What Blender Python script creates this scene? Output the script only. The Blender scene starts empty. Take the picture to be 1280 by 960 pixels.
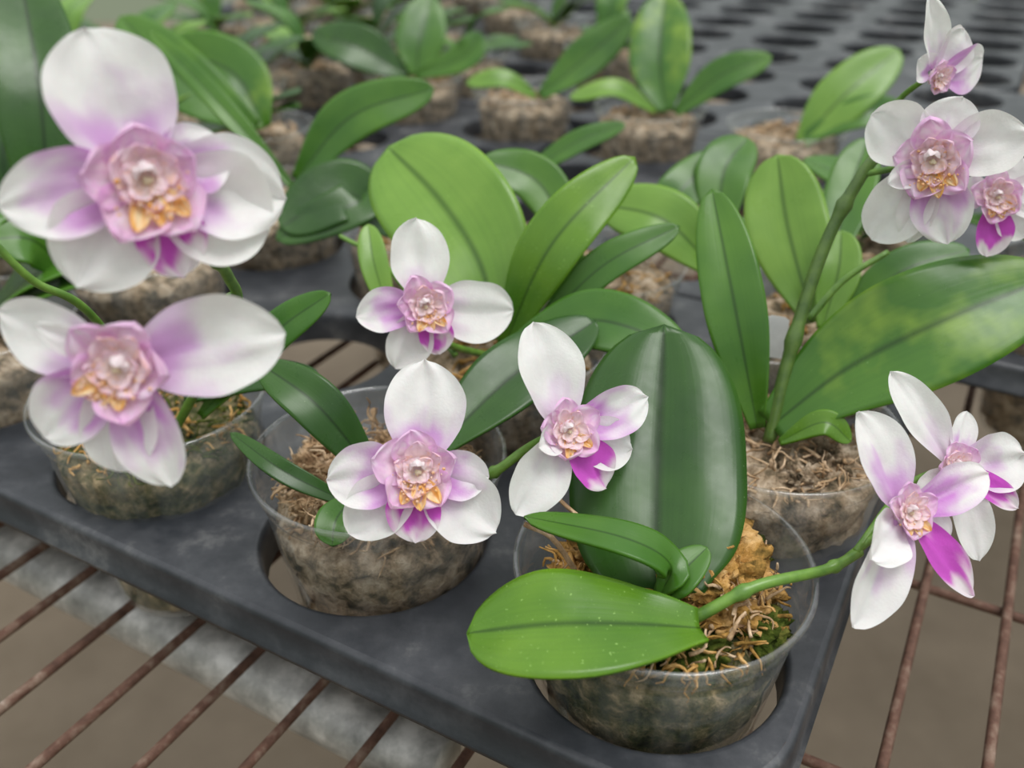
import bpy, math, random
from mathutils import Vector, Matrix, noise
random.seed(7)
# All coordinates below are real-world centimetres: origin on the tray top under the photographer,
# +Y away across the bench, +Z up.  The bench top is about 80 cm above the floor.
S=0.01; BH=80.0
VIEWPOINT=Vector((0,0,21))      # camera position, the added aim point that listed leaves and flowers turn towards
sc=bpy.context.scene
sc.view_settings.view_transform='Standard'
sc.view_settings.exposure=0
# ---------------------------------------------------------------- materials
def newmat(n):
    m=bpy.data.materials.new(n); m.use_nodes=True
    nt=m.node_tree; nt.nodes.clear()
    o=nt.nodes.new('ShaderNodeOutputMaterial')
    return m,nt,o
def N(nt,t,**k):
    n=nt.nodes.new(t)
    for a,b in k.items(): setattr(n,a,b)
    return n
def ramp(nt,fac,stops):
    r=nt.nodes.new('ShaderNodeValToRGB')
    while len(r.color_ramp.elements)<len(stops): r.color_ramp.elements.new(.5)
    for e,(p,c) in zip(r.color_ramp.elements,stops):
        e.position=p; e.color=(c[0],c[1],c[2],1)
    nt.links.new(fac,r.inputs[0]); return r.outputs[0]
def noisen(nt,scale,detail=4,rough=.6,vec=None):
    n=nt.nodes.new('ShaderNodeTexNoise'); n.inputs['Scale'].default_value=scale
    n.inputs['Detail'].default_value=detail; n.inputs['Roughness'].default_value=rough
    if vec is None:
        tc=nt.nodes.new('ShaderNodeTexCoord'); vec=tc.outputs['Object']
    nt.links.new(vec,n.inputs['Vector']); return n.outputs['Fac']
def mixc(nt,f,a,b,mode='MIX'):
    m=nt.nodes.new('ShaderNodeMix'); m.data_type='RGBA'; m.blend_type=mode
    for s,v in ((0,f),(6,a),(7,b)):
        if hasattr(v,'is_linked'): nt.links.new(v,m.inputs[s])
        elif s==0: m.inputs[s].default_value=v
        else: m.inputs[s].default_value=(v[0],v[1],v[2],1)
    return m.outputs[2]
def bump(nt,h,st,dist=.001):
    b=nt.nodes.new('ShaderNodeBump'); b.inputs['Strength'].default_value=st; b.inputs['Distance'].default_value=dist
    nt.links.new(h,b.inputs['Height']); return b.outputs[0]
def leafmat(name,c_lo,c_hi,rough=.28,yel=None,specks=.75):
    m,nt,o=newmat(name)
    uv=nt.nodes.new('ShaderNodeUVMap'); uv.uv_map='UVMap'
    sep=nt.nodes.new('ShaderNodeSeparateXYZ'); nt.links.new(uv.outputs[0],sep.inputs[0])
    big=noisen(nt,24,3,.55)
    col=ramp(nt,big,[(.32,c_lo),(.68,c_hi)])
    if yel:
        pz=ramp(nt,noisen(nt,38,3,.6),[(.50,(0,0,0)),(.72,(1,1,1))]); col=mixc(nt,pz,col,yel)
    mp=nt.nodes.new('ShaderNodeMapping'); mp.inputs['Scale'].default_value=(22,1.0,1); nt.links.new(uv.outputs[0],mp.inputs[0])
    vn=noisen(nt,1.4,2,.5,mp.outputs[0])
    vr=ramp(nt,vn,[(.35,(.92,.93,.91)),(.65,(1.06,1.05,1.03))])
    col=mixc(nt,.7,col,vr,'MULTIPLY')
    d=N(nt,'ShaderNodeMath',operation='SUBTRACT'); nt.links.new(sep.outputs[0],d.inputs[0]); d.inputs[1].default_value=.5
    ab=N(nt,'ShaderNodeMath',operation='ABSOLUTE'); nt.links.new(d.outputs[0],ab.inputs[0])
    rib=ramp(nt,ab.outputs[0],[(0,(.36,.44,.30)),(.012,(.50,.56,.44)),(.045,(1,1,1)),(.47,(1,1,1)),(.5,(1.3,1.25,1.0))])
    col=mixc(nt,1,col,rib,'MULTIPLY')
    spr=ramp(nt,noisen(nt,1000,2,.5),[(specks,(0,0,0)),(specks+.05,(.6,.6,.6))])
    col=mixc(nt,spr,col,[min(1,x*1.6+.12) for x in c_hi])
    b=N(nt,'ShaderNodeBsdfPrincipled'); nt.links.new(col,b.inputs['Base Color'])
    rr=ramp(nt,noisen(nt,70,4,.65),[(.3,(rough-.04,)*3),(.7,(rough+.12,)*3)])
    nt.links.new(rr,b.inputs['Roughness']); b.inputs['Specular IOR Level'].default_value=.42
    b1=nt.nodes.new('ShaderNodeBump'); b1.inputs['Strength'].default_value=.10; b1.inputs['Distance'].default_value=.0015
    nt.links.new(noisen(nt,90,2,.5),b1.inputs['Height'])
    b2=nt.nodes.new('ShaderNodeBump'); b2.inputs['Strength'].default_value=.09; b2.inputs['Distance'].default_value=.0004
    nt.links.new(vn,b2.inputs['Height']); nt.links.new(b1.outputs[0],b2.inputs['Normal']); nt.links.new(b2.outputs[0],b.inputs['Normal'])
    tr=N(nt,'ShaderNodeBsdfTranslucent'); 
    tc=mixc(nt,1,col,(1.7,1.6,.4),'MULTIPLY'); nt.links.new(tc,tr.inputs[0])
    mx=N(nt,'ShaderNodeMixShader'); mx.inputs[0].default_value=.18
    nt.links.new(b.outputs[0],mx.inputs[1]); nt.links.new(tr.outputs[0],mx.inputs[2]); nt.links.new(mx.outputs[0],o.inputs[0])
    return m
M={}
M['dark']=leafmat('leaf_dark',(.018,.066,.010),(.042,.120,.016),.25)
M['mid']=leafmat('leaf_mid',(.038,.130,.012),(.086,.210,.020))
M['light']=leafmat('leaf_light',(.12,.26,.030),(.20,.36,.055),.28)
M['bright']=leafmat('leaf_bright',(.058,.165,.011),(.145,.29,.02),.25,specks=.69)
M['mottled']=leafmat('leaf_mottled',(.040,.135,.013),(.080,.205,.020),.28,yel=(.19,.32,.035))
m,nt,o=newmat('orchid_petal')
at=N(nt,'ShaderNodeAttribute',attribute_name='Col')
nf=ramp(nt,noisen(nt,260,3,.6),[(.3,(.96,.95,.96)),(.7,(1.02,1.02,1.02))])
c=mixc(nt,1,at.outputs['Color'],nf,'MULTIPLY')
b=N(nt,'ShaderNodeBsdfPrincipled'); nt.links.new(c,b.inputs['Base Color']); b.inputs['Roughness'].default_value=.55
b.inputs['Specular IOR Level'].default_value=.25
b.inputs['Subsurface Weight'].default_value=.25; b.inputs['Subsurface Radius'].default_value=(1,.7,.8); b.inputs['Subsurface Scale'].default_value=.0015
nt.links.new(bump(nt,noisen(nt,1300,3,.5),.4,.0003),b.inputs['Normal'])
tr=N(nt,'ShaderNodeBsdfTranslucent'); nt.links.new(c,tr.inputs[0])
mx=N(nt,'ShaderNodeMixShader'); mx.inputs[0].default_value=.33
nt.links.new(b.outputs[0],mx.inputs[1]); nt.links.new(tr.outputs[0],mx.inputs[2]); nt.links.new(mx.outputs[0],o.inputs[0])
M['petal']=m
def simple(name,stops,scale,rough,detail=5,bmp=0,bdist=.001,metal=0,spec=.5,bscale=None):
    m,nt,o=newmat(name)
    nf=noisen(nt,scale,detail,.65)
    c=ramp(nt,nf,stops)
    b=N(nt,'ShaderNodeBsdfPrincipled'); nt.links.new(c,b.inputs['Base Color'])
    b.inputs['Roughness'].default_value=rough; b.inputs['Metallic'].default_value=metal; b.inputs['Specular IOR Level'].default_value=spec
    if bmp: nt.links.new(bump(nt,noisen(nt,bscale or scale,6,.7),bmp,bdist),b.inputs['Normal'])
    nt.links.new(b.outputs[0],o.inputs[0]); return m
M['stem']=simple('flower_stem',[(.3,(.06,.15,.02)),(.7,(.16,.30,.045))],150,.35)
M['stemdark']=simple('flower_stem_dark',[(.3,(.045,.095,.018)),(.7,(.11,.19,.035))],150,.35)
M['tray']=simple('black_plastic_tray',[(.30,(.012,.014,.018)),(.46,(.025,.028,.034)),(.57,(.05,.053,.06)),(.70,(.16,.16,.16))],26,.40,12,.2,.0006,bscale=300)
M['rust']=simple('rusty_wire',[(.3,(.05,.022,.013)),(.5,(.12,.058,.038)),(.65,(.22,.15,.11)),(.78,(.4,.33,.28))],120,.8,7,.8,.001)
M['pipe']=simple('galvanised_pipe',[(.32,(.17,.17,.16)),(.5,(.40,.39,.37)),(.62,(.66,.64,.61))],45,.45,9,.3,.001,metal=.2)
M['floor']=simple('concrete_floor',[(.3,(.115,.088,.058)),(.7,(.21,.165,.118))],3,.9,8)
M['tag']=simple('plastic_label',[(.3,(.62,.62,.62)),(.7,(.78,.78,.78))],80,.4)
M['moss']=simple('sphagnum_moss',[(.28,(.06,.04,.01)),(.38,(.20,.12,.03)),(.48,(.42,.23,.06)),(.6,(.62,.38,.15)),(.78,(.80,.58,.30))],130,.9,6,1,.002,spec=.15)
M['mossdry']=simple('dry_moss',[(.28,(.16,.09,.045)),(.48,(.45,.30,.17)),(.72,(.78,.60,.42))],150,.9,6,1,.002,spec=.15)
M['mossgreen']=simple('green_moss',[(.3,(.015,.022,.005)),(.52,(.06,.085,.012)),(.75,(.26,.24,.06))],160,.95,6,1,.002,spec=.1)
M['fill']=simple('potting_medium',[(.32,(.04,.035,.022)),(.42,(.15,.115,.07)),(.50,(.34,.25,.16)),(.6,(.54,.43,.31)),(.72,(.70,.60,.48))],140,.9,9,1,.004,spec=.2)
M['fillgreen']=simple('mossy_medium',[(.34,(.010,.016,.006)),(.44,(.05,.06,.02)),(.54,(.16,.14,.07)),(.63,(.36,.28,.16)),(.75,(.55,.45,.30))],140,.9,9,1,.004,spec=.2)
# clear plastic: thin single wall, slightly hazy, grazing reflections
m,nt,o=newmat('clear_plastic')
lw=N(nt,'ShaderNodeLayerWeight'); lw.inputs[0].default_value=.5
pw=N(nt,'ShaderNodeMath',operation='POWER'); nt.links.new(lw.outputs['Facing'],pw.inputs[0]); pw.inputs[1].default_value=3.2
fm=N(nt,'ShaderNodeMath',operation='MULTIPLY_ADD'); nt.links.new(pw.outputs[0],fm.inputs[0]); fm.inputs[1].default_value=.42; fm.inputs[2].default_value=.07
tc=N(nt,'ShaderNodeTexCoord')
mp=N(nt,'ShaderNodeMapping'); mp.inputs['Scale'].default_value=(1,1,.12); nt.links.new(tc.outputs['Object'],mp.inputs[0])
cl=ramp(nt,noisen(nt,85,6,.65,mp.outputs[0]),[(.40,(.01,)*3),(.70,(.26,)*3)])
tp=N(nt,'ShaderNodeBsdfTransparent'); tp.inputs[0].default_value=(.985,.99,.985,1)
df=N(nt,'ShaderNodeBsdfDiffuse'); df.inputs[0].default_value=(.66,.68,.67,1)
tl=N(nt,'ShaderNodeBsdfTranslucent'); tl.inputs[0].default_value=(.66,.68,.67,1)
dm=N(nt,'ShaderNodeMixShader'); dm.inputs[0].default_value=.5; nt.links.new(df.outputs[0],dm.inputs[1]); nt.links.new(tl.outputs[0],dm.inputs[2])
gl=N(nt,'ShaderNodeBsdfGlossy'); gl.inputs['Roughness'].default_value=.10; gl.inputs[0].default_value=(1,1,1,1)
nt.links.new(bump(nt,noisen(nt,70,2,.5,mp.outputs[0]),.4,.002),gl.inputs['Normal'])
m1=N(nt,'ShaderNodeMixShader'); nt.links.new(cl,m1.inputs[0]); nt.links.new(tp.outputs[0],m1.inputs[1]); nt.links.new(dm.outputs[0],m1.inputs[2])
mx=N(nt,'ShaderNodeMixShader'); nt.links.new(fm.outputs[0],mx.inputs[0]); nt.links.new(m1.outputs[0],mx.inputs[1]); nt.links.new(gl.outputs[0],mx.inputs[2]); nt.links.new(mx.outputs[0],o.inputs[0])
M['clear']=m
# ---------------------------------------------------------------- mesh helpers
def mk(name,verts,faces,mat,parent=None,smooth=True,cols=None,uvs=None):
    me=bpy.data.meshes.new(name)
    org=Vector(parent['org']) if parent is not None else Vector((0,0,0))
    me.from_pydata([((v[0]-org[0])*S,(v[1]-org[1])*S,(v[2]-org[2])*S) for v in verts],[],faces)
    me.update()
    if smooth: me.polygons.foreach_set('use_smooth',[True]*len(me.polygons))
    if cols is not None:
        a=me.color_attributes.new('Col','FLOAT_COLOR','POINT')
        for i,c in enumerate(cols): a.data[i].color=(c[0],c[1],c[2],1)
    if uvs is not None:
        l=me.uv_layers.new(name='UVMap')
        for lp in me.loops: l.data[lp.index].uv=uvs[lp.vertex_index]
    me.materials.append(M[mat])
    ob=bpy.data.objects.new(name,me); sc.collection.objects.link(ob)
    if parent is not None: ob.parent=parent
    else: ob.location=(0,0,BH*S)
    return ob
def group(name,org):
    e=bpy.data.objects.new(name,None); e.empty_display_size=.02
    e['org']=tuple(org); e.location=(org[0]*S,org[1]*S,(org[2]+BH)*S)
    sc.collection.objects.link(e); return e
def catmull(pts,n):
    P=[Vector(p) for p in pts]
    if len(P)==2: P=[P[0],P[0].lerp(P[1],.5),P[1]]
    P=[2*P[0]-P[1]]+P+[2*P[-1]-P[-2]]
    k=len(P)-3; out=[]
    for i in range(n+1):
        x=i/n*k; j=min(int(x),k-1); t=x-j
        a,b,c,d=P[j:j+4]
        out.append(.5*((2*b)+(-a+c)*t+(2*a-5*b+4*c-d)*t*t+(-a+3*b-3*c+d)*t**3))
    return out
class Buf:
    def __init__(s): s.v=[];s.f=[];s.c=[];s.u=[]
    def grid(s,rows,cols=None,uvs=None,close=False):
        o=len(s.v); n=len(rows[0])
        for r in rows: s.v+=[tuple(p) for p in r]
        if cols: 
            for r in cols: s.c+=r
        if uvs:
            for r in uvs: s.u+=r
        for i in range(len(rows)-1):
            for j in range(n if close else n-1):
                k=(j+1)%n
                s.f.append((o+i*n+j,o+i*n+k,o+(i+1)*n+k,o+(i+1)*n+j))
    def cap(s,ring_start,n,rev=False):
        f=list(range(ring_start,ring_start+n)); s.f.append(tuple(f[::-1] if rev else f))
def tube(buf,pts,rad,n=8,seg=None,col=None):
    seg=seg or (len(pts)-1)*5
    P=catmull(pts,seg) if seg>1 else [Vector(p) for p in pts]
    rows=[]; ref=Vector((0.13,.27,.95))
    for i,p in enumerate(P):
        t=(P[min(i+1,len(P)-1)]-P[max(i-1,0)]).normalized()
        a=t.cross(ref); 
        if a.length<1e-3: a=t.cross(Vector((1,0,0)))
        a.normalize(); b=t.cross(a)
        r=rad(i/(len(P)-1)) if callable(rad) else rad
        rows.append([p+(a*math.cos(q*2*math.pi/n)+b*math.sin(q*2*math.pi/n))*r for q in range(n)])
    o=len(buf.v)
    buf.grid(rows,cols=[[col]*n for _ in rows] if col else None,close=True)
    buf.cap(o,n,True); buf.cap(o+(len(rows)-1)*n,n)
def lathe(buf,cx,cy,prof,n=48,fn=None):
    rows=[]
    for r,z in prof:
        rows.append([Vector((cx+r*math.cos(2*math.pi*q/n),cy+r*math.sin(2*math.pi*q/n),z)) for q in range(n)])
    if fn: rows=[[fn(p) for p in r] for r in rows]
    buf.grid(rows,close=True)
# ---------------------------------------------------------------- leaf
def leaf(parent,pts,width,mat,nh,fold=.16,wave=.03,pk=.52,base=.22,bl=2.3,arch=.0):
    n=34;m=16
    P=catmull(pts,n); rows=[];uvs=[]
    ph=random.random()*6
    nh=Vector(nh).normalized()
    for i,p in enumerate(P):
        s=i/n
        t=(P[min(i+1,n)]-P[max(i-1,0)]).normalized()
        side=t.cross(nh).normalized(); nn=side.cross(t).normalized()
        if s<pk: f=base+(1-base)*math.sin(math.pi/2*(s/pk))**1.15
        else: 
            x=(s-pk)/(1-pk); f=max(0,1-x**bl)**.55
        w=max(width/2*f,.012)
        fo=fold*(1+1.6*max(0,1-s*4))
        r=[];u=[]
        for j in range(m+1):
            q=j/m*2-1
            h=fo*abs(q)**1.3*w - .10*w*q*q*q*q*s + wave*width*math.sin(ph+s*9+(2 if q>0 else 0))*abs(q)**2*f
            h+=arch*w*math.sin(math.pi*min(1,abs(q)))
            r.append(p+side*q*w+nn*h); u.append((j/m,s))
        rows.append(r);uvs.append(u)
    b=Buf(); b.grid(rows,uvs=uvs)
    ob=mk('leaf',b.v,b.f,mat,parent,uvs=b.u)
    md=ob.modifiers.new('thickness','SOLIDIFY'); md.thickness=.0011; md.offset=-1
    return ob
def nhint(p,alpha):
    c=(VIEWPOINT-Vector(p)).normalized()
    return (c*alpha+Vector((0,0,1))*(1-alpha)).normalized()
# ---------------------------------------------------------------- flower
WH=(.90,.89,.875); LAV=(.64,.27,.70); MAG=(.66,.11,.62); PK=(.85,.52,.74); CR=(.93,.76,.72); OR=(.92,.50,.12)
def mixv(a,b,t):
    t=max(0,min(1,t)); return tuple(x*(1-t)+y*t for x,y in zip(a,b))
def ss(a,b,x):
    t=max(0,min(1,(x-a)/(b-a))); return t*t*(3-2*t)
def lobecol(kind,s,q,seed):
    nz=noise.noise(Vector((s*3.5+seed,q*2.2,seed*1.7)))
    st=noise.noise(Vector((q*8+seed,s*1.0,seed)))
    n2=noise.noise(Vector((s*9+seed,q*6,seed)))
    vein=.05*max(0,st)
    if kind=='w':
        k=(1-ss(.08,.48,s+nz*.25+st*.1))*.42*(1-.4*abs(q)); c=mixv(WH,LAV,k+vein*.6)
        return mixv(c,(.85,.87,.76),.15*ss(.4,1,abs(q)))
    if kind=='v':
        k=(1-ss(.12,.60,s+nz*.35+st*.12+n2*.08))*.80*(1-.35*abs(q)**2); return mixv(WH,LAV,k+vein)
    if kind=='p':
        k=(1-ss(.35,.92,s+nz*.35+st*.12+.1*abs(q)+n2*.1))*.95*(.85+.35*st); k*=ss(-.4,.2,s); return mixv(WH,mixv(LAV,MAG,.18),k+vein)
    if kind=='l':
        k=ss(-.05,.30,s+nz*.2)*(1-ss(.66,1.0,s+nz*.35+.18*abs(q)+st*.12)); c=mixv(PK,MAG,min(1,k*1.05)); return mixv(c,WH,ss(.68,1.0,s+nz*.35+.18*abs(q)+n2*.1)*.8)
    if kind=='c':
        e=ss(.3,1,max(abs(q),s)); c=mixv((.93,.74,.80),(.82,.50,.79),e*.85+nz*.5)
        c=mixv(c,WH,.5*ss(.0,.4,nz)); return mixv(c,MAG,.35*ss(.15,.3,st+n2*.4)*(1-s*.6))
    if kind=='d':
        c=mixv(CR,(.93,.74,.84),ss(.2,.9,s)+nz*.5); c=mixv(c,(.84,.48,.68),.4*ss(.84,.97,max(abs(q),s))); return mixv(c,OR,.3*ss(.15,.35,nz))
    if kind=='h': return mixv((.93,.86,.87),(.88,.62,.76),.6*ss(.4,0,s)+nz*.5)
    if kind=='o': return mixv(OR,(.96,.80,.50),.5+nz)
def lobe(buf,C,r,u,n,ang,L,Wd,kind,lift=.16,curl=-.38,cup=.22,r0=.22,ruf=.0,z0=0):
    a=math.radians(ang); d=r*math.cos(a)+u*math.sin(a); sd=u*math.cos(a)-r*math.sin(a)
    ns=28; nq=16; rows=[];cols=[]
    pos=C+d*r0+n*z0; seed=random.random()*50
    asym=random.uniform(-.06,.06)
    for i in range(ns+1):
        s=i/ns
        e=lift+curl*s
        T=d*math.cos(e)+n*math.sin(e); NN=n*math.cos(e)-d*math.sin(e)
        if i: pos=pos+T*(L/ns)
        if s<.52: f=.34+.66*math.sin(math.pi/2*s/.52)
        else:
            x=(s-.52)/.48; f=max(0,1-x**2.05)**.66
        w=max(Wd/2*f,.004)
        rr=[];cc=[]
        for j in range(nq+1):
            q=j/nq*2-1
            h=cup*w*q*q*1.6-cup*.3*w + ruf*Wd*math.sin(q*6+seed+s*5)*abs(q)*s + .10*noise.noise(Vector((s*2.5+seed,q*1.6,0)))*Wd
            h-= .03*Wd*math.exp(-(q*7)**2)
            ed=1+.06*noise.noise(Vector((s*4+seed,(2 if q>0 else -2),1)))
            rr.append(pos+sd*(q*w*ed+asym*Wd*math.sin(math.pi*s))+NN*h)
            cc.append(lobecol(kind,s,q,seed))
        rows.append(rr);cols.append(cc)
    buf.grid(rows,cols=cols)
def blob(buf,C,r,u,n,rx,ry,rz,col,wob=0):
    rows=[]
    sd=random.random()*9
    for i in range(9):
        th=math.pi*i/8; row=[]
        for k in range(12):
            ph=2*math.pi*k/12; g=1+wob*noise.noise(Vector((math.sin(th)*math.cos(ph)*1.5+sd,math.sin(th)*math.sin(ph)*1.5,math.cos(th)*1.5)))
            row.append(C+(r*(rx*math.sin(th)*math.cos(ph))+u*(ry*math.sin(th)*math.sin(ph))+n*(rz*math.cos(th)))*g)
        rows.append(row)
    buf.grid(rows,cols=[[col]*12 for _ in rows],close=True)
def flower(parent,C,yaw,pit,lobes,cs=1.0,lipang=-75):
    C=Vector(C); n=(VIEWPOINT-C).normalized(); r=Vector((1,0,0)); r=(r-n*r.dot(n)).normalized(); u=n.cross(r)
    R=Matrix.Rotation(math.radians(yaw),3,u)@Matrix.Rotation(math.radians(pit),3,r)
    r,u,n=R@r,R@u,R@n
    b=Buf()
    for l in lobes:
        k=dict(l[4]) if len(l)>4 else {}
        z0={'w':-.06,'v':-.03,'p':.04,'l':.10}.get(l[3],0)
        lobe(b,C,r,u,n,l[0],l[1]-.22,l[2],l[3],z0=k.pop('z0',z0),**k)
    la=math.radians(lipang); dn=r*math.cos(la)+u*math.sin(la)
    blob(b,C+n*.08*cs,r,u,n,.62*cs,.62*cs,.26*cs,(.93,.76,.80),.3)
    for k in range(5):   # outer frilled lobes
        lobe(b,C,r,u,n,lipang+36+k*72+random.uniform(-14,14),random.uniform(.95,1.25)*cs,random.uniform(1.0,1.3)*cs,'c',lift=.36,curl=.15,cup=.25,r0=.1,ruf=.11,z0=.10)
    for k in range(6):   # inner cream ring
        lobe(b,C,r,u,n,lipang+k*60+random.uniform(-12,12),random.uniform(.55,.74)*cs,random.uniform(.55,.8)*cs,'d',lift=.42,curl=.35,cup=.2,r0=.15,ruf=.10,z0=.22)
    for k in range(4):
        lobe(b,C,r,u,n,lipang+45+k*90+random.uniform(-15,15),random.uniform(.34,.48)*cs,random.uniform(.36,.5)*cs,'d',lift=.3,curl=.3,cup=.1,r0=.04,ruf=.10,z0=.34*cs)
    # arching column hood with small anther cap beneath it
    for da,L_ in ((0,.62),(42,.40),(-42,.40)):
        lobe(b,C,r,u,n,lipang+180+da,L_*cs,.30*cs,'h',lift=.95,curl=1.5,cup=.6,r0=.20*cs,z0=.28*cs)
    blob(b,C+n*.44*cs+dn*.06*cs,r,u,n,.085*cs,.07*cs,.07*cs,(.95,.84,.62),.9)
    for k in range(3):   # yellow-orange callus
        lobe(b,C,r,u,n,lipang-30+k*30,random.uniform(.65,.85)*cs,.38*cs,'o' ,lift=.52,curl=-.35,cup=.35,r0=.28*cs,ruf=.16,z0=.28*cs)
    for k in range(34):
        aa=la+random.gauss(0,.7); rr=random.uniform(.34,.85)*cs
        z=random.uniform(.010,.036)*cs*1.3
        blob(b,C+(r*math.cos(aa)+u*math.sin(aa))*rr+n*(.28+rr*.38)*cs,r,u,n,z,z,z,mixv(OR,CR,random.random()*.8),.5)
    mk('flower',b.v,b.f,'petal',parent,cols=b.c)
    return C-n*.15, n
# ---------------------------------------------------------------- grid of pots
CU=Vector((.875,-.484,0)).normalized(); CV=Vector((-CU.y,CU.x,0)); DU=10.4
ROWV=[0,9.3,18.6, 28.5,37.8,47.1, 57,66.3,75.6, 85.5,94.8,104.1, 114,123.3,132.6, 142.5,151.8,161.1,171,180.3,189.6]
C0=Vector((4.3,19.85,0))
def node(i,j): return C0+CU*DU*i+CV*ROWV[j]
PB=-5.6    # pot bottom
def pot(parent,c,fill='fill',top=2.3,hi=False):
    x,y=c[0],c[1]
    b=Buf(); n=72 if hi else 32
    prof=[(0,PB),(2.35,PB),(2.72,PB+.1),(2.85,PB+.4),(3.68,0.4),(3.86,1.7),(3.90,2.35),(4.02,2.45),(4.08,3.1),(4.09,3.22),(4.17,3.33),(4.27,3.3),(4.28,3.18)]
    lathe(b,x,y,prof,n); mk('clear_pot',b.v,b.f,'clear',parent)
    b=Buf()
    def f(p):
        q=noise.noise(p*.9)*.35+noise.noise(p*2.3)*.2
        d=Vector((p.x-x,p.y-y,0)); L=d.length
        if p.z>top-.55: 
            return p+Vector((0,0,q*1.3+ (noise.noise(p*4)*.25)))
        return p+d.normalized()*min(.0,q*.9-.05+noise.noise(p*5)*.12) if L>.01 else p
    H=top-.6-(PB+.45)
    r0,r1=2.74,3.52+.1*(top)*.9
    prof=[(0,PB+.15),(2.5,PB+.15),(r0,PB+.45)]+[(r0+(r1-r0)*k/24,PB+.45+H*k/24) for k in range(1,25)]
    prof+=[(r1-.05,top-.35),(r1-.25,top-.1)]+[((r1-.5)*(1-k/10),top+.12*math.sin(k/10*3)) for k in range(0,11)]
    lathe(b,x,y,prof,n,f); mk('growing_medium',b.v,b.f,fill,parent)
def strands(parent,c,top,mat,cnt,rmax=3.5,rad=.05,h=.6):
    b=Buf()
    for k in range(cnt):
        a=random.uniform(0,2*math.pi); r=rmax*math.sqrt(random.random())
        p=Vector((c[0]+r*math.cos(a),c[1]+r*math.sin(a),top+random.uniform(-.1,h*(1-.4*r/rmax))))
        d=Vector((random.uniform(-1,1),random.uniform(-1,1),random.uniform(-.3,.6))).normalized()
        pts=[p]
        for q in range(4):
            d=(d+Vector((random.uniform(-.8,.8),random.uniform(-.8,.8),random.uniform(-.7,.5)))).normalized()
            pp=pts[-1]+d*random.uniform(.12,.32)
            dx=Vector((pp.x-c[0],pp.y-c[1],0))
            if dx.length>3.7 : pp.x=c[0]+dx.x/dx.length*3.65; pp.y=c[1]+dx.y/dx.length*3.65
            pts.append(pp)
        rr=random.uniform(.5,1.7)*rad
        tube(b,pts,lambda s,rr=rr: rr*(1-.6*s),5,8)
    mk('moss_strands',b.v,b.f,mat,parent)
def clump(parent,c,mat,spots,size):
    b=Buf()
    for (dx,dy,dz,s) in spots:
        cc=Vector((c[0]+dx,c[1]+dy,dz)); rows=[]
        sd=random.random()*30
        for i in range(29):
            th=math.pi*i/28; row=[]
            for k in range(44):
                ph=2*math.pi*k/44
                d=Vector((math.sin(th)*math.cos(ph),math.sin(th)*math.sin(ph),math.cos(th)))
                rr=s*size*(1+.5*noise.noise(d*1.8+Vector((sd,0,0)))+.45*noise.noise(d*5+Vector((sd,3,0)))+.35*noise.noise(d*11+Vector((sd,3,0))))
                row.append(cc+Vector((d.x*rr,d.y*rr,d.z*rr*.75)))
            rows.append(row)
        b.grid(rows,close=True)
    mk('moss_clump',b.v,b.f,mat,parent)
def plant(i,j,off=(0,0),**k):
    c=node(i,j)+Vector((off[0],off[1],0))
    g=group('potted_orchid',c); pot(g,c,**k); return g,c
def generic(i,j,seed,nl=5,size=1,mats=('mid','mid','dark','mottled','light'),off=(0,0)):
    random.seed(seed)
    g,c=plant(i,j,off)
    az0=random.uniform(0,math.pi)
    for k in range(nl):
        az=az0+(k%2)*math.pi+random.uniform(-.45,.45)
        L=random.uniform(5,8.5)*size; el=random.uniform(.25,.9) if k<nl-1 else 1.2
        d=Vector((math.cos(az),math.sin(az),0)); z=Vector((0,0,1))
        p0=c+z*(2.6+.25*k); p1=p0+d*L*.45*math.cos(el)+z*L*.45*math.sin(el)+d*.3
        p2=p0+d*L*(.55+.4*math.cos(el))+z*(L*.7*math.sin(el)-.4)
        leaf(g,[p0,p1,p2],random.uniform(2.4,3.8)*size,random.choice(mats),(z*1.0-d*math.tan(el)*.7))
    strands(g,c,2.4,'mossdry',30,rad=.09)
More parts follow.
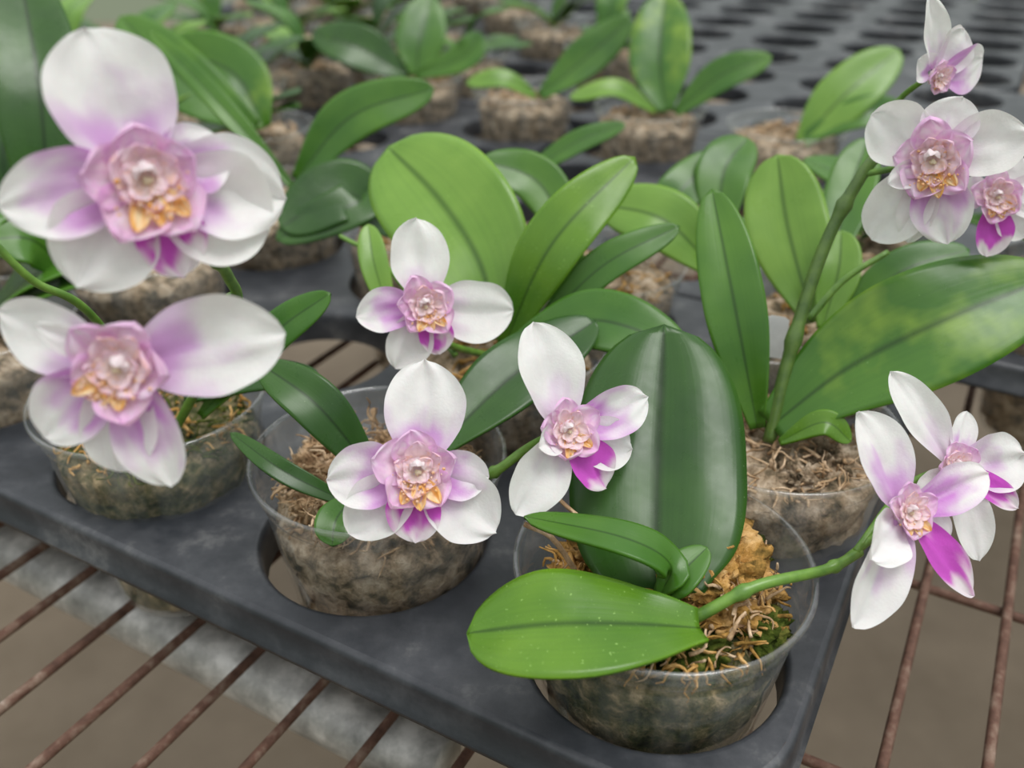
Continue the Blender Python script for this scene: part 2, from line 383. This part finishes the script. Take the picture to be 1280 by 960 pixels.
# ---------------------------------------------------------------- trays
def tray(i0,i1,j0,j1):
    cs=[(i,j) for i in range(i0,i1+1) for j in range(j0,j1+1)]
    hu=DU/2; hv=9.3/2
    b=Buf(); Rc=3.4
    org=node(i0,j0)
    nU=i1-i0; nV=j1-j0
    x0,x1=-hu+.75,nU*DU+hu-.75; y0,y1=-hv-.0,nV*9.3+hv+.0
    def inside(x,y):
        if x<x0 or x>x1 or y<y0 or y>y1: return False
        cx=min(max(x,x0+Rc),x1-Rc); cy=min(max(y,y0+Rc),y1-Rc)
        return (x-cx)**2+(y-cy)**2<=Rc*Rc+1e-9 or (cx==x or cy==y)
    def w(x,y,z): 
        p=org+CU*x+CV*y; return Vector((p.x,p.y,z))
    for (i,j) in cs:
        cx=(i-i0)*DU; cy=(ROWV[j]-ROWV[j0])
        ax0=x0 if i==i0 else cx-hu; ax1=x1 if i==i1 else cx+hu
        ay0=y0 if j==j0 else cy-hv; ay1=y1 if j==j1 else cy+hv
        angs=[2*math.pi*k/56 for k in range(56)]+[math.atan2(yy-cy,xx-cx)%(2*math.pi) for xx in (ax0,ax1) for yy in (ay0,ay1)]
        angs=sorted(angs)
        rows=[[] for _ in range(7)]
        for a in angs:
            ca,sa=math.cos(a),math.sin(a)
            R=1e9
            if ca>1e-9:R=min(R,(ax1-cx)/ca)
            if ca<-1e-9:R=min(R,(ax0-cx)/ca)
            if sa>1e-9:R=min(R,(ay1-cy)/sa)
            if sa<-1e-9:R=min(R,(ay0-cy)/sa)
            if not inside(cx+ca*R*.9999,cy+sa*R*.9999):
                lo,hi=3.5,R
                for _ in range(30):
                    md=(lo+hi)/2
                    if inside(cx+ca*md,cy+sa*md): lo=md
                    else: hi=md
                R=lo
            for row,(rr,zz) in zip(rows,((3.82,-1.5),(3.84,-.45),(3.88,-.2),(3.95,-.06),(4.04,0),(4.12,.0),(max(R,4.12),0))):
                row.append(w(cx+ca*rr,cy+sa*rr,zz))
        b.grid(rows,close=True)
    per=[]
    for (qx,qy,a0) in ((x1-Rc,y1-Rc,0),(x0+Rc,y1-Rc,90),(x0+Rc,y0+Rc,180),(x1-Rc,y0+Rc,270)):
        for k in range(13):
            a=math.radians(a0+k*7.5); per.append((qx,qy,math.cos(a),math.sin(a)))
    rows=[]
    for (of,z) in ((0,0),(.12,-.03),(.20,-.10),(.25,-.25),(.32,-1.15),(.44,-1.22),(.44,-1.38),(.2,-1.38),(.1,-.3)):
        rows.append([w(qx+(Rc+of)*ca,qy+(Rc+of)*sa,z) for qx,qy,ca,sa in per])
    b.grid(rows,close=True)
    mk('plant_tray',b.v,b.f,'tray')
tray(-4,0,0,2)
tray(-7,-3,3,5); tray(-2,2,3,5)
tray(-8,-4,6,8); tray(-3,1,6,8); tray(2,6,6,8)
for j in (9,12,15,18):
    tray(-9-(j>12),-5-(j>12),j,j+2); tray(-4-(j>12),0-(j>12),j,j+2); tray(1-(j>12),5-(j>12),j,j+2)
# ---------------------------------------------------------------- bench + floor
bg=group('wire_mesh_bench',(0,0,-6))
b=Buf()
for k in range(-36,40):
    p=C0+CU*(k*3.1+.9)+Vector((0,0,-5.8))
    tube(b,[p+CV*-34,p+CV*205],.2,6,24)
mk('cross_wires',b.v,b.f,'rust',bg)
b=Buf()
for v in [-27,-14.5,3.2,14,26,39,52,65,78,91,104,117,130,143,156,169,182,195]:
    p=C0+CV*v+Vector((0,0,-6.18)); tube(b,[p-CU*108,p+CU*118],.2,6,24)
mk('long_wires',b.v,b.f,'rust',bg)
b=Buf()
P0=Vector((-10.3,25.35,-7.6))
for v in (0,70,140):
    p=P0+CV*v
    tube(b,[p-CU*95,p+CU*(9 if v==0 else 125)],1.2,20,20)
mk('support_pipe',b.v,b.f,'pipe',bg)
b=Buf()
for (du,v) in ((-90,0),(7,0),(-90,70),(110,70),(-90,140),(110,140)):
    p=P0+Vector((0,0,-.9))+CU*du+CV*v
    tube(b,[p,p+Vector((0,0,-(BH-8.5)))],1.2,16,4)
mk('bench_legs',b.v,b.f,'pipe',bg)
b=Buf(); b.grid([[Vector((-400,-300,0)),Vector((400,-300,0))],[Vector((-400,600,0)),Vector((400,600,0))]])
fl=mk('floor',b.v,b.f,'floor'); fl.location=(0,0,0)
# ---------------------------------------------------------------- hero pots
random.seed(3)
gC,cC=plant(0,0,hi=True,fill='fillgreen',top=1.7)
gB,cB=plant(-1,0,(.35,.2),hi=True,fill='fill',top=1.5)
gA,cA=plant(-2,0,(.5,-.9),hi=True,fill='fillgreen',top=1.7)
gD,cD=plant(0,1,(.5,-1.0),hi=True,fill='fill',top=2.2)
gE,cE=plant(-1,1)
gF,cF=plant(-1,2); gG,cG=plant(0,2); gH,cH=plant(-2,2)
strands(gC,cC,1.9,'moss',560,3.3,h=1.1,rad=.055); strands(gC,cC,2.0,'mossdry',200,3.2,h=1.3,rad=.05)
clump(gC,cC,'moss',[(1.5,.9,2.8,1.1),(2.1,.2,2.5,1.1),(1.0,-.1,2.5,1.0),(1.8,-.9,2.2,.9),(-1.8,1.2,2.3,.9),(-2.4,.3,2.0,.8),(-.8,1.9,2.4,.9),(1.5,1.9,2.7,.9),(.2,1.6,2.7,.9)],1.05)
clump(gC,cC,'mossgreen',[(2.5,-1.2,1.8,1.0),(1.0,-1.9,1.7,1.0),(2.5,1.5,2.1,.9),(-1.8,-1.6,1.7,1.0),(.2,-2.4,1.6,1)],.85)
strands(gB,cB,1.7,'mossdry',620,3.3,h=1.7,rad=.055)
clump(gB,cB,'mossdry',[(-2.3,.4,2.1,1.0),(-1.9,-1.0,1.9,.9),(-2.1,1.6,2.2,.9),(.3,1.8,2.0,.9)],.85)
strands(gA,cA,1.8,'mossgreen',150,3.3,h=.5); strands(gA,cA,1.9,'moss',120,3.3,h=.5)
strands(gD,cD,2.3,'mossdry',260,3.4,h=.5); clump(gD,cD,'fill',[(-2,-1,2.1,1),(.5,-2,2.1,1),(1.8,-1,2.2,1)],.8)
for g,c in ((gE,cE),(gF,cF),(gG,cG),(gH,cH)): strands(g,c,2.4,'moss',90,3.4,h=.5,rad=.07)
gP8,cP8=plant(-2,5,(1.5,-1)); gP6,cP6=plant(-3,5,(1.2,-.8)); gP9,cP9=plant(-1,5,(1.5,-1)); gP5,cP5=plant(-4,5,(1,-.6))
for g,c in ((gP8,cP8),(gP6,cP6),(gP9,cP9),(gP5,cP5)): strands(g,c,2.4,'mossdry',60,3.4,h=.4,rad=.09)
gL,cL=plant(-3,1); gM,cM=plant(-3,2)
X=dict
LEAVES=[
 (gC,[(4.05,18.94,2.82),(4.12,20.19,3.53),(4.39,22.67,5.14),(4.83,25.98,7.6)],5.2,'dark',.9,X(pk=.58,base=.5,fold=.03,bl=3.2,wave=.015,arch=.06)),
 (gC,[(4,18.66,2.93),(4.27,18.75,4.05),(2.99,18.97,4.81),(.33,19.97,4.73)],1.3,'mid',.12),
 (gC,[(4.08,18.53,2.91),(4.48,18.72,3.61),(5.39,19.45,4.06)],1.1,'mid',.4),
 (gC,[(4.95,17.44,3.03),(3.08,17.06,3.57),(1.02,16.91,3.72),(-1.18,17.1,3.2)],3.2,'bright',.2,X(pk=.6,base=.3,bl=2.8)),
 (gB,[(-4.19,23.66,3.0),(-5.97,24.13,5.63),(-8.02,25.22,6.67)],1.6,'dark',.6),
 (gB,[(-4.73,22.72,2.8),(-6.89,22.84,4.06),(-8.82,23.9,4.86)],.7,'dark',.7),
 (gB,[(-4.96,22.77,3.2),(-5.32,21.71,3.16),(-5.36,21.01,2.76)],1.2,'mid',.8),
 (gB,[(-2.57,24.23,3.8),(0,26.71,5.26),(2.97,29.02,6.2)],2.5,'dark',.5),
 (gA,[(-11.19,27.7,3.02),(-8.22,27.85,6.19),(-6.22,28.61,7.45)],1.3,'mid',.7),
 (gA,[(-11.77,27.99,3.51),(-9.18,27.57,4.76),(-6.68,27.57,4.78)],1.3,'dark',.5),
 (gE,[(-.56,31.7,4.0),(-1.25,33.28,6.48),(-2.9,35.53,8.29),(-5.19,38.12,9.69)],5.1,'light',.8,X(pk=.6,base=.35,bl=2.8)),
 (gE,[(-.3,31.18,4.0),(1.48,31.81,7.92),(4.66,34.26,10.44)],2.3,'bright',.75),
 (gE,[(.61,31.18,4.2),(3.28,31.63,7.04),(6.3,32.63,8.32)],1.4,'mid',.7),
 (gE,[(-4.57,31.57,4.6),(-5.31,32.81,6.69),(-5.63,34.08,7.83)],1.1,'light',.7),
 (gE,[(0,30.06,4.6),(2.87,29.47,5.97),(6.12,28.07,5.59)],2.5,'mid',.5),
 (gF,[(3.03,38.27,4.4),(1.28,40.7,7.19),(-1.46,41.27,8.13)],2.3,'mid',.6),
 (gF,[(9.04,36.97,4.4),(6.61,37.96,6.51),(3.92,39.28,6.76)],2.9,'light',.6),
 (gD,[(8.63,26.93,3.0),(7.74,28.86,6.9),(7.22,32.09,9.94)],2.15,'mid',.75),
 (gD,[(9.04,26.78,3.2),(11.47,27.2,5.3),(14.46,27.5,6.97),(18.33,28.45,8.15)],4.1,'mottled',.75,X(pk=.6,base=.3)),
 (gD,[(9.18,26.08,3.0),(10.51,25.91,3.92),(11.43,25.57,3.37)],.9,'bright',.6),
 (gG,[(12.23,33.29,3.9),(11.4,35.89,6.95),(11.11,37.95,9.41)],3.3,'light',.8),
 (gD,[(12.52,32.39,4.4),(15.34,33.15,6.27),(17.91,33.57,6.97)],1.8,'mid',.6),
 (gG,[(13.91,37.15,4.4),(15.41,40.52,6.88),(16.64,42.79,8.73)],2.2,'mid',.7),
 (gG,[(12.21,32.15,4.2),(12.95,33.58,6.01),(13.26,34.9,7.24)],1.7,'light',.7),
 (gG,[(9.72,40.52,4.4),(10.14,42.94,7.03),(11.54,44.78,8.16)],2.6,'mid',.7),
 (gF,[(6.12,41.26,4.0),(8.03,42.44,6.21),(10.17,44.42,7.55)],2.2,'mid',.7),
 (gP8,[(11.35,68.79,3.2),(11.02,71.29,6.65),(11.69,75.36,10.51)],4.6,'mottled',.85),
 (gP8,[(12.03,68.29,3.2),(15.03,68.47,5.83),(18.65,68.69,7.18)],2.5,'mid',.6),
 (gP8,[(10.64,68.79,3.2),(7.57,68.53,4.97),(4.19,68.17,4.37)],1.6,'light',.5),
 (gP6,[(2.19,73.32,3.2),(5.95,74.94,5.92),(9.39,76.48,8.5)],3.1,'mid',.7),
 (gP6,[(1.88,73.32,3.2),(-.62,73.01,4.65),(-3.52,72.81,4.33)],1.7,'light',.5),
 (gP9,[(19.72,62.47,2.64),(22.55,63.65,5.58),(26.57,65.8,8.18)],3.7,'light',.7),
 (gP9,[(19.72,62.61,2.87),(23.72,62.59,4.78),(27.5,62.31,4.32)],2.4,'mid',.6),
 (gP5,[(-8.14,80.31,3.2),(-7.8,81.88,5.83),(-7.01,84.88,8.87)],4.2,'mid',.8),
 (gP5,[(-8.82,80.31,3.2),(-12.72,80.49,5.45),(-16.74,81.11,6.48)],4,'dark',.6),
 (gP5,[(-8.14,80.31,3.2),(-4.02,80.14,4.87),(-2.68,81.18,6.59)],2.6,'mid',.6),
 (gM,[(-11,44.74,5.6),(-14.6,46.64,9.31),(-18.55,49.59,12.28)],1.1,'mid',.7),
 (gM,[(-11.35,46.91,5.3),(-8.35,48.35,8.26),(-4.09,49.61,9.4)],2.6,'mid',.75),
 (gM,[(-9.81,45.13,4.5),(-7.43,43.21,5.54),(-11.29,41.26,4.24)],2.4,'dark',.6),
 (gH,[(-6,43.34,3.82),(-8.22,43.41,5.87),(-11.1,41.56,4.73)],3.4,'dark',.6),
 (gH,[(0,48.46,4.57),(3.48,49.62,6.5),(6.17,50.14,7.36)],1.3,'mid',.6),
 (gL,[(-20.68,38.45,5.0),(-20.52,40.74,11.13),(-22.64,46.16,16.27)],3.6,'dark',.8),
 (gL,[(-19.48,36.97,4.5),(-19.83,35.64,6.53),(-21.23,34.7,6.91)],2.4,'mid',.6),
 (gM,[(-15.58,56.03,5.51),(-19.97,57.53,8.02),(-24.29,60.6,11.19)],3.8,'mid',.7),
 (gM,[(-15.63,58.03,4.96),(-17.65,59.85,7.99),(-22.19,60.63,9.29)],4.0,'mottled',.7),
]
for l in LEAVES:
    leaf(l[0],l[1],l[2],l[3],nhint(l[1][len(l[1])//2],l[4]),**(l[5] if len(l)>5 else {}))
for s,(i,j) in enumerate([(-3,0),(-4,1),(-4,2),(1,3),(0,3),(-4,3),(-5,3),(-5,4),(-6,3),(-6,4),(-6,5),(-5,5),(-7,4),(-4,6),(-5,6),(-6,6),(-7,6),(-5,7),(-6,7),(-7,7),(-3,7),(-4,8),(-6,8),(2,4),(-5,9),(-6,9),(-7,9),(-6,10),(-8,9),(-8,10),(-7,11),(-7,10),(-7,8),(-8,8)]):
    generic(i,j,100+s,nl=5,size=1.0 if j<8 else 1.1)
random.seed(11)
# ---------------------------------------------------------------- flowers
FL={}
FL[1]=flower(gA,(-7.63,18.46,14.83),8,-4,[(105,3.1,2.5,'v'),(191,2.75,1.75,'p'),(-24,2.8,2.45,'w'),(22,1.9,1.5,'p',X(z0=0)),(-8,3.05,2.2,'v'),(236,2.6,2.15,'w'),(-73,2.15,1.45,'l')],1.12)
FL[2]=flower(gA,(-8.22,16.93,11.32),-18,10,[(156,2.75,1.5,'v'),(11,3.45,2.15,'v'),(222,2.4,1.55,'p'),(262,2.45,1.65,'w'),(287,2.85,1.45,'p'),(148,1.9,.6,'w',X(lift=.6))],1.0,-120)
FL[3]=flower(gE,(-2.97,27.93,7.30),8,0,[(94,2.95,2.0,'w'),(189,2.3,1.5,'p'),(-3,3.15,2.15,'w'),(246,2.35,1.55,'w'),(-72,1.75,1.2,'l')],.92)
FL[4]=flower(gB,(-2.62,20.62,5.81),0,0,[(87,3.15,2.25,'v'),(186,2.5,1.85,'p'),(-38,2.8,2.0,'v'),(-5,2.0,1.4,'p'),(223,2.55,1.7,'w'),(-91,2.0,1.5,'l')],1.05,-85)
FL[5]=flower(gB,(1.47,21.61,6.49),24,0,[(106,3.2,1.95,'w'),(20,2.9,1.45,'p'),(-14,2.3,1.55,'w'),(-52,2.1,1.35,'l'),(239,2.75,1.65,'w'),(205,1.3,.9,'v',X(lift=.8))],.8,-65)
FL[6]=flower(gD,(13.31,28.49,12.12),-6,0,[(145,2.5,2.05,'w'),(15,2.7,1.95,'w'),(72,2.0,1.7,'v'),(237,3.1,2.0,'w'),(-76,2.7,1.8,'p'),(258,2.7,1.2,'w'),(212,1.6,.9,'v',X(lift=.7))],1.12)
FL[7]=flower(gD,(13.77,30.89,14.16),50,10,[(113,2.6,1.0,'w'),(60,1.7,1.7,'w'),(15,2.2,1.6,'p'),(150,1.0,1.0,'v')],.45)
FL[8]=flower(gD,(15.99,29.35,10.63),20,0,[(60,1.5,1.3,'w'),(5,2.2,1.6,'w'),(-92,2.0,1.2,'l'),(170,1.2,1.1,'v'),(-50,1.8,1.2,'w')],.75)
FL[9]=flower(gC,(10.65,19.64,5.14),42,0,[(114,3.0,1.75,'v'),(240,3.5,1.65,'v'),(218,2.1,1.5,'w',X(lift=.5)),(20,3.2,1.35,'p',X(lift=.2)),(-46,3.2,1.1,'l'),(-22,1.8,1.0,'w')],.68)
FL[10]=flower(gC,(12.96,21.91,5.04),30,0,[(122,3.3,1.25,'w'),(72,1.7,.8,'v'),(8,2.3,1.8,'v'),(-75,2.9,1.25,'w'),(-33,2.3,.8,'l'),(230,1.6,1.2,'w')],.6)
# ---------------------------------------------------------------- spikes
def spike(parent,pts,r,mat='stem',nodes=()):
    b=Buf(); P=[Vector(p) for p in pts]
    n=(len(P)-1)*8
    def rad(s):
        k=1
        for x in nodes: k+=.45*math.exp(-((s-x)/.018)**2)
        return r*k*(1-.25*s)
    tube(b,P,rad,10,max(n,48 if nodes else n))
    mk('flower_spike',b.v,b.f,mat,parent)
spike(gC,[(4.31,18.42,2.33),(4.94,18.09,2.76),(6.58,18.45,3.55),(8.73,19.28,3.39),(9.91,19.99,3.41)],.19,nodes=(.45,.8))
spike(gC,[(9.53,19.84,3.34),(10.52,20.36,3.83),FL[9][0]-FL[9][1]*.05],.12)
spike(gC,[(9.76,19.92,3.47),(11.72,21.97,4.17),FL[10][0]],.12)
spike(gD,[(9.04,26.64,2.6),(9.6,27.86,5.23),(10.68,29.4,8.77),(11.86,30.25,11.16),(12.67,30.67,11.85)],.25,'stemdark',nodes=(.3,.62))
spike(gD,[(11.81,30.21,11.09),(12.73,29.83,11.43),FL[6][0]],.12); spike(gD,[(12,30.39,11.39),(13.15,31.94,12.99),FL[7][0]],.12)
spike(gD,[(12.4,30.53,11.62),(15.03,31.01,10.48),FL[8][0]],.11)
spike(gD,[(10.62,29.47,5.97),(11.91,30.21,7.2),(13.49,30.73,8.06)],.14)
spike(gB,[(-3.82,23.74,2.6),(-1.73,22.77,3.56),(-.53,22.22,4.58),(.47,22.34,5.37),FL[5][0]],.17,nodes=(.5,))
spike(gB,[(-.97,22.36,4.24),(-1.88,21.57,4.48),FL[4][0]],.12)
spike(gE,[(-.63,31.66,3.2),(-2.33,29.47,4.99),(-2.92,28.58,6.43),FL[3][0]],.15,nodes=(.4,))
spike(gE,[(-2.07,29.68,4.38),(-5.01,33.28,6.48),(-6.92,34.78,7.05)],.12,nodes=(.7,))
spike(gA,[(-12.34,27.84,2.2),(-8.52,25,8.25),(-7.41,22.02,11.05),(-7.23,19.51,13.08),FL[1][0]],.17,nodes=(.6,))
spike(gA,[(-7.96,23.57,9.74),(-7.67,18.81,10.57),FL[2][0]],.12)
spike(gA,[(-12.34,27.84,2.2),(-11.76,23.22,9.16),(-12.52,21.97,10.96),(-13.2,21.67,12.41)],.13)
b=Buf(); tube(b,[(2.15,20.25,4.22),(1.37,20.84,4.61),(1.04,21.29,4.98)],.06,6,8); tube(b,[(1.77,19.46,3.2),(1.12,20.04,3.9),(.34,20.25,4.22)],.08,6,8)
mk('aerial_root',b.v,b.f,'mossdry',gC)
def label(parent,c,w,h,tilt):
    c=Vector(c); a=Vector((math.cos(tilt),math.sin(tilt)*.3,math.sin(tilt)*.4)).normalized(); d=Vector((.1,.35,.93)).normalized(); nn=a.cross(d).normalized()*.04
    P=[c-a*w/2-d*h*.9,c+a*w/2-d*h*.9,c+a*w/2+d*h*.42,c+a*w/2*.6+d*h*.5,c-a*w/2*.6+d*h*.5,c-a*w/2+d*h*.42]
    v=[p+nn for p in P]+[p-nn for p in P]; n=6
    f=[tuple(range(n)),tuple(range(2*n-1,n-1,-1))]+[(k,k+n,(k+1)%n+n,(k+1)%n) for k in range(n)]
    mk('plant_label',v,f,'tag',parent,smooth=False)
label(gD,(9.76,30.09,5.2),.8,1.1,-.3)
# ---------------------------------------------------------------- light
w=bpy.data.worlds.new('greenhouse_sky'); sc.world=w; w.use_nodes=True; nt=w.node_tree; nt.nodes.clear()
o=nt.nodes.new('ShaderNodeOutputWorld'); bgn=nt.nodes.new('ShaderNodeBackground')
tc=nt.nodes.new('ShaderNodeTexCoord'); sep=nt.nodes.new('ShaderNodeSeparateXYZ'); nt.links.new(tc.outputs['Generated'],sep.inputs[0])
c=ramp(nt,sep.outputs[2],[(0,(.20,.23,.16)),(.2,(.34,.38,.33)),(.5,(.84,.88,.90)),(1,(1.0,1.0,1.0))])
nt.links.new(c,bgn.inputs[0]); bgn.inputs[1].default_value=1.25; nt.links.new(bgn.outputs[0],o.inputs[0])
sd=bpy.data.lights.new('sun','SUN'); sd.energy=2.0; sd.angle=math.radians(30); sd.color=(1,.985,.96)
so=bpy.data.objects.new('sun',sd); sc.collection.objects.link(so); so.rotation_euler=(math.radians(6),math.radians(18),0); so.location=(0,0,3)
# ---------------------------------------------------------------- camera
cd=bpy.data.cameras.new('camera'); co=bpy.data.objects.new('camera',cd); sc.collection.objects.link(co)
co.location=(0,0,(21+BH)*S); co.rotation_euler=(math.radians(59),0,0)
cd.sensor_width=36; cd.lens=32.34; cd.clip_start=.01
cd.dof.use_dof=True; cd.dof.focus_distance=.265; cd.dof.aperture_fstop=9
sc.camera=co
